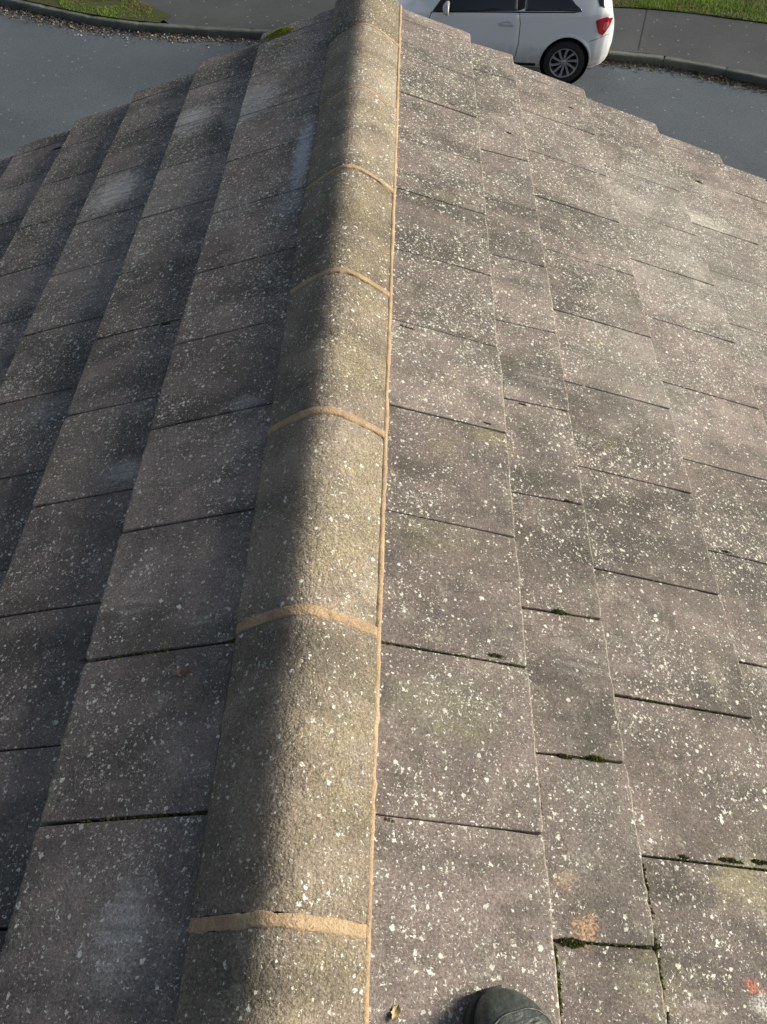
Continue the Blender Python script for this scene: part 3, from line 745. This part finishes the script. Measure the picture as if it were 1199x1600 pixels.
for wx, wz in WH:
    for s_ in (1, -1):
        V, F = [], []
        for y in (.60, 1.1):
            V += [(wx + .345*math.cos(2*math.pi*k/48), s_*y, wz + .345*math.sin(2*math.pi*k/48)) for k in range(48)]
        F = [(k, (k+1) % 48, 48+(k+1) % 48, 48+k) for k in range(48)] + [tuple(range(48)), tuple(range(48, 96))[::-1]]
        cutters.append(recalc(mesh('cut', V, F)))
V, F = merge([([tuple(v.co) for v in c.vertices], [tuple(p.vertices) for p in c.polygons]) for c in cutters])
cut = bpy.data.objects.new('cut', mesh('cut', V, F)); COL.objects.link(cut); cut.parent = car; cut.data.materials.append(M_BLACK)
md = body.modifiers.new('b', 'BOOLEAN'); md.operation = 'DIFFERENCE'; md.object = cut; md.solver = 'EXACT'
try: md.material_mode = 'TRANSFER'
except Exception: pass
dg = bpy.context.evaluated_depsgraph_get(); dg.update()
nm_ = bpy.data.meshes.new_from_object(body.evaluated_get(dg)); body.modifiers.clear(); body.data = nm_; nm_.name = 'body'
bpy.data.objects.remove(cut)
for p in nm_.polygons: p.use_smooth = True
bm = bmesh.new(); bm.from_mesh(nm_)
for e in bm.edges:
    if len(e.link_faces) == 2 and e.calc_face_angle(0) > .7: e.smooth = False
bm.to_mesh(nm_); bm.free()

def patch(name, poly, off, mat, parent, sides=(1, -1), nr=14, nc=16, depth=.012):
    zs = [p[1] for p in poly]; z0, z1 = min(zs)+1e-4, max(zs)-1e-4; out = []
    for s_ in sides:
        rws = []
        for i in range(nr):
            z = z0 + (z1-z0)*i/(nr-1); cr = []
            for a, b in zip(poly, poly[1:]+poly[:1]):
                if (a[1] > z) != (b[1] > z): cr.append(a[0] + (b[0]-a[0])*(z-a[1])/(b[1]-a[1]))
            if len(cr) < 2: continue
            rws.append((min(cr), max(cr), z))
        nr2 = len(rws)
        def f(i, j):
            a, b, z = rws[i]; x = a + (b-a)*j/(nc-1)
            return (x, s_*(wside(x, z)+off), z)
        V, F = grid(nr2, nc, f); n = len(V); V2 = [(x, y - s_*depth, z) for x, y, z in V]
        for i in range(nr2-1): F += [(i*nc, (i+1)*nc, n+(i+1)*nc, n+i*nc), (i*nc+nc-1, (i+1)*nc+nc-1, n+(i+1)*nc+nc-1, n+i*nc+nc-1)]
        for j in range(nc-1): F += [(j, j+1, n+j+1, n+j), ((nr2-1)*nc+j, (nr2-1)*nc+j+1, n+(nr2-1)*nc+j+1, n+(nr2-1)*nc+j)]
        me = recalc(mesh(name, V+V2, F)); o = link(name, me, mat, parent)
        for p in me.polygons: p.use_smooth = len(p.vertices) == 4 and abs(p.normal.y) > .3
        out.append(o)
    return out
DOOR = [(.72, .27), (1.86, .27), (1.95, .45), (1.96, .82), (1.93, .895), (.73, .935), (.70, .80), (.69, .55)]
GAPP = [(.712, .262), (1.868, .262), (1.96, .45), (1.97, .82), (1.94, .90), (.722, .938), (.690, .80), (.680, .55)]
patch('door_gap', GAPP, .0012, M_SEAL, car, nr=30, nc=24)
doors = patch('door', DOOR, .0035, M_PAINT, car, nr=30, nc=24)
SIDEW = [(.76, .945), (1.93, .895), (1.74, 1.10), (1.50, 1.28), (1.34, 1.36), (.80, 1.375)]
patch('door_window', SIDEW, .004, M_GLASS, car, nr=20, nc=20)
patch('pillar_trim', [(.655, .948), (.752, .945), (.795, 1.376), (.66, 1.376)], .0035, M_BLACK, car)
patch('quarter_window', [(-.12, .968), (.648, .950), (.652, 1.372), (.45, 1.345), (.18, 1.22), (-.03, 1.04), (-.13, .985)], .004, M_GLASS, car, nr=20, nc=20)
patch('window_seal', [(-.14, .957), (1.95, .885), (1.94, .898), (-.12, .970)], .006, M_BLACK, car, nr=6, nc=50)
patch('rear_window', [(-.43, 1.00), (-.36, 1.02), (-.30, 1.13), (-.29, 1.30), (-.33, 1.33), (-.39, 1.20)], .004, M_GLASS, car)
patch('tail_light', [(-.335, .86), (-.40, .71), (-.47, .665), (-.55, .77), (-.585, .88), (-.48, .90), (-.40, .895)], .007, M_RED, car, depth=.02)
patch('tail_light_lens', [(-.45, .74), (-.49, .725), (-.535, .80), (-.52, .84), (-.46, .83)], .0095, flat('lamp_lens', (.75, .12, .14), .1, 0, .6, .8), car)
patch('bumper_gap', [(-.30, .60), (-.52, .665), (-.60, .66), (-.60, .655), (-.52, .659), (-.30, .594)], .002, M_SEAL, car, nr=12)
patch('sill_trim', [(.40, .215), (2.12, .215), (2.12, .262), (.40, .262)], .003, M_BLACK, car, nr=5, nc=30)
patch('headlight', [(2.62, .70), (3.10, .60), (3.22, .64), (3.0, .74), (2.70, .79)], .004, M_LAMP, car)
# windscreen, rear screen, roof skin details
def lidpatch(name, x0, x1, wfac, off, mat):
    def f(i, j):
        x = x0 + (x1-x0)*i/15; t = j/16*2-1; s_ = sec(x)[:13]; i_ = abs(t)*wfac*12; a = int(min(11, i_)); fr = i_-a
        y = s_[a][0] + (s_[a+1][0]-s_[a][0])*fr; z = s_[a][1] + (s_[a+1][1]-s_[a][1])*fr
        return (x, math.copysign(y, t), z+off)
    V, F = grid(16, 17, f); me = mesh(name, V, F); return link(name, recalc(me), mat, car, True)
lidpatch('windscreen', 1.36, 2.08, .88, .006, M_GLASS); lidpatch('rear_screen', -.36, -.53, .85, .006, M_GLASS)
wp = link('wiper', recalc(mesh('wiper', *boxvf(2.06, 2.08, -.55, .45, 1.045, 1.06))), M_BLACK, car)
# grille and number-plate recess at the hidden front
link('grille', bevel(recalc(mesh('grille', *boxvf(3.30, 3.385, -.34, .34, .33, .46))), .01), M_BLACK, car)
# arch lips
for wx, wz in WH:
    for s_ in (1, -1):
        def f(i, j):
            a = R(-8) + R(196)*i/36; r0 = .343; rr_ = (r0, r0, r0+.018, r0+.040)[j]; oo = (-.03, .007, .009, .0)[j]
            x = wx + rr_*math.cos(a); z = max(.20, wz + rr_*math.sin(a)); return (x, s_*(wside(x, z)+oo), z)
        V, F = grid(37, 4, f); link('arch_lip', recalc(mesh('arch_lip', V, F)), M_PAINT, car, True)
# door handles and mirrors
for s_, dr in zip((1, -1), doors):
    me = bevel(mesh('handle', *boxvf(-.10, .10, -.006, .022, -.017, .017)), .011, 3); o = link('handle', me, M_PAINT, dr, True); o.location = (.88, s_*(wside(.88, .78)+.014) if s_ > 0 else -(wside(.88, .78)+.014+.016), .785)
    # flat greyer disc: shade of the handle recess put into the colour
    V, F = grid(20, 2, lambda i, j: (.88 + .065*math.cos(2*math.pi*i/20)*(1-j), s_*(wside(.88, .79)+.0046), .792 + .032*math.sin(2*math.pi*i/20)*(1-j)), True)
    link('handle_recess_shade', mesh('handle_recess_shade', V, F), flat('recess_shade_grey', (.6, .62, .63), .5), dr)
    mr = empty('mirror', parent=car); mr.location = (1.71, s_*.93, .985)
    bm = bmesh.new(); bmesh.ops.create_uvsphere(bm, u_segments=20, v_segments=12, radius=1)
    for v in bm.verts:
        v.co.x *= .075 if v.co.x > 0 else .03; v.co.y *= .115; v.co.z *= .078
        v.co.y += v.co.z*.2*s_*-1
    me = bpy.data.meshes.new('mirror_shell'); bm.to_mesh(me); bm.free(); link('mirror_shell', me, M_PAINT, mr, True)
    bm = bmesh.new(); bmesh.ops.create_circle(bm, cap_ends=True, segments=20, radius=1)
    for v in bm.verts: v.co = Vector((-.0325, v.co.x*.092, v.co.y*.060))
    me = bpy.data.meshes.new('mirror_glass'); bm.to_mesh(me); bm.free(); link('mirror_glass', me, M_GLASS, mr)
    link('mirror_arm', bevel(recalc(mesh('mirror_arm', *boxvf(-.02, .06, -.17 if s_ > 0 else .02, -.02 if s_ > 0 else .17, -.085, -.045))), .008), M_BLACK, mr)
# wheels
def lathe(prof, n=48):
    V, F = grid(n, len(prof), lambda i, j: (prof[j][0]*math.cos(2*math.pi*i/n), prof[j][1], prof[j][0]*math.sin(2*math.pi*i/n)), True); return V, F
tyre_me = mesh('tyre', *lathe([(.205, -.08), (.215, -.092), (.265, -.100), (.298, -.092), (.306, -.07), (.307, -.02), (.303, -.018), (.303, -.010), (.307, -.008), (.307, .05), (.306, .07), (.298, .092), (.265, .100), (.228, .096), (.208, .085), (.205, .07)]))
recalc(tyre_me)
rimring = mesh('rim', *lathe([(.215, .088), (.206, .090), (.198, .083), (.194, .05), (.188, -.06)])); 
dish = mesh('brake', *lathe([(.19, -.03), (.12, -.02), (.118, .01), (.02, .012), (.0, .012)]))
V, F = [], []
for k in range(10):
    a0 = 2*math.pi*k/10
    for (r0, h0, w0, a_) in (((.035, .066, .013, 0), (.10, .072, .019, .05), (.150, .078, .017, .12), (.199, .082, .022, .17)),):
        pass
    st_ = [(.035, .060, .015, 0), (.09, .068, .018, .03), (.145, .076, .018, .08), (.199, .082, .026, .14)]
    b = len(V)
    for r0, h0, w0, da in st_:
        a = a0+da; c, s = math.cos(a), math.sin(a)
        for (t, hh) in ((-w0, h0-.012), (-w0*.8, h0), (w0*.8, h0), (w0, h0-.012)): V.append((r0*c - t*s, hh, r0*s + t*c))
    for i in range(3):
        for j in range(3): F.append((b+i*4+j, b+(i+1)*4+j, b+(i+1)*4+j+1, b+i*4+j+1))
spokes = recalc(mesh('spokes', V, F)); cap = mesh('hub_cap', *lathe([(.045, .05), (.044, .066), (.030, .074), (.0, .076)], 24))
for wx, wz in WH:
    for s_ in (1, -1):
        wnode = empty('wheel', parent=car); wnode.scale = (.95, .95, .95); wnode.location = (wx, s_*.775, wz-.014); wnode.rotation_euler = (0, rnd(0, 6), 0) if s_ > 0 else (0, 0, math.pi)
        link('tyre', tyre_me, M_TYRE, wnode, True); link('rim', rimring, M_RIM, wnode, True); link('spokes', spokes, M_RIM, wnode); link('brake_disc', dish, M_BLACK, wnode, True); link('hub_cap', cap, M_RIM, wnode, True)
        # dark liner closing the arch
        V, F = lathe([(.342, .10), (.342, -.13), (.0, -.13)], 40); link('wheel_arch', mesh('wheel_arch', V, F), M_BLACK, car).location = (wx, s_*.76, wz) if s_ > 0 else (wx, -.76, wz)
        if s_ < 0: COL.objects[-1].scale = (1, -1, 1)
# stance: near wheels on the road, far wheels up on the pavement
CX, CY = 2.42, 11.50; yaw = math.pi - R(4.0)
Mr = Matrix.Rotation(yaw, 4, 'Z') @ Matrix.Rotation(R(0), 4, 'X')
near = Mr @ Vector((0, .865, 0))
tilt = Matrix.Translation((0, .86, 0)) @ Matrix.Rotation(R(-3.6), 4, 'X') @ Matrix.Translation((0, -.86, 0))
car.matrix_world = Matrix.Translation((CX - near.x, CY - near.y, GZ)) @ Mr @ tilt
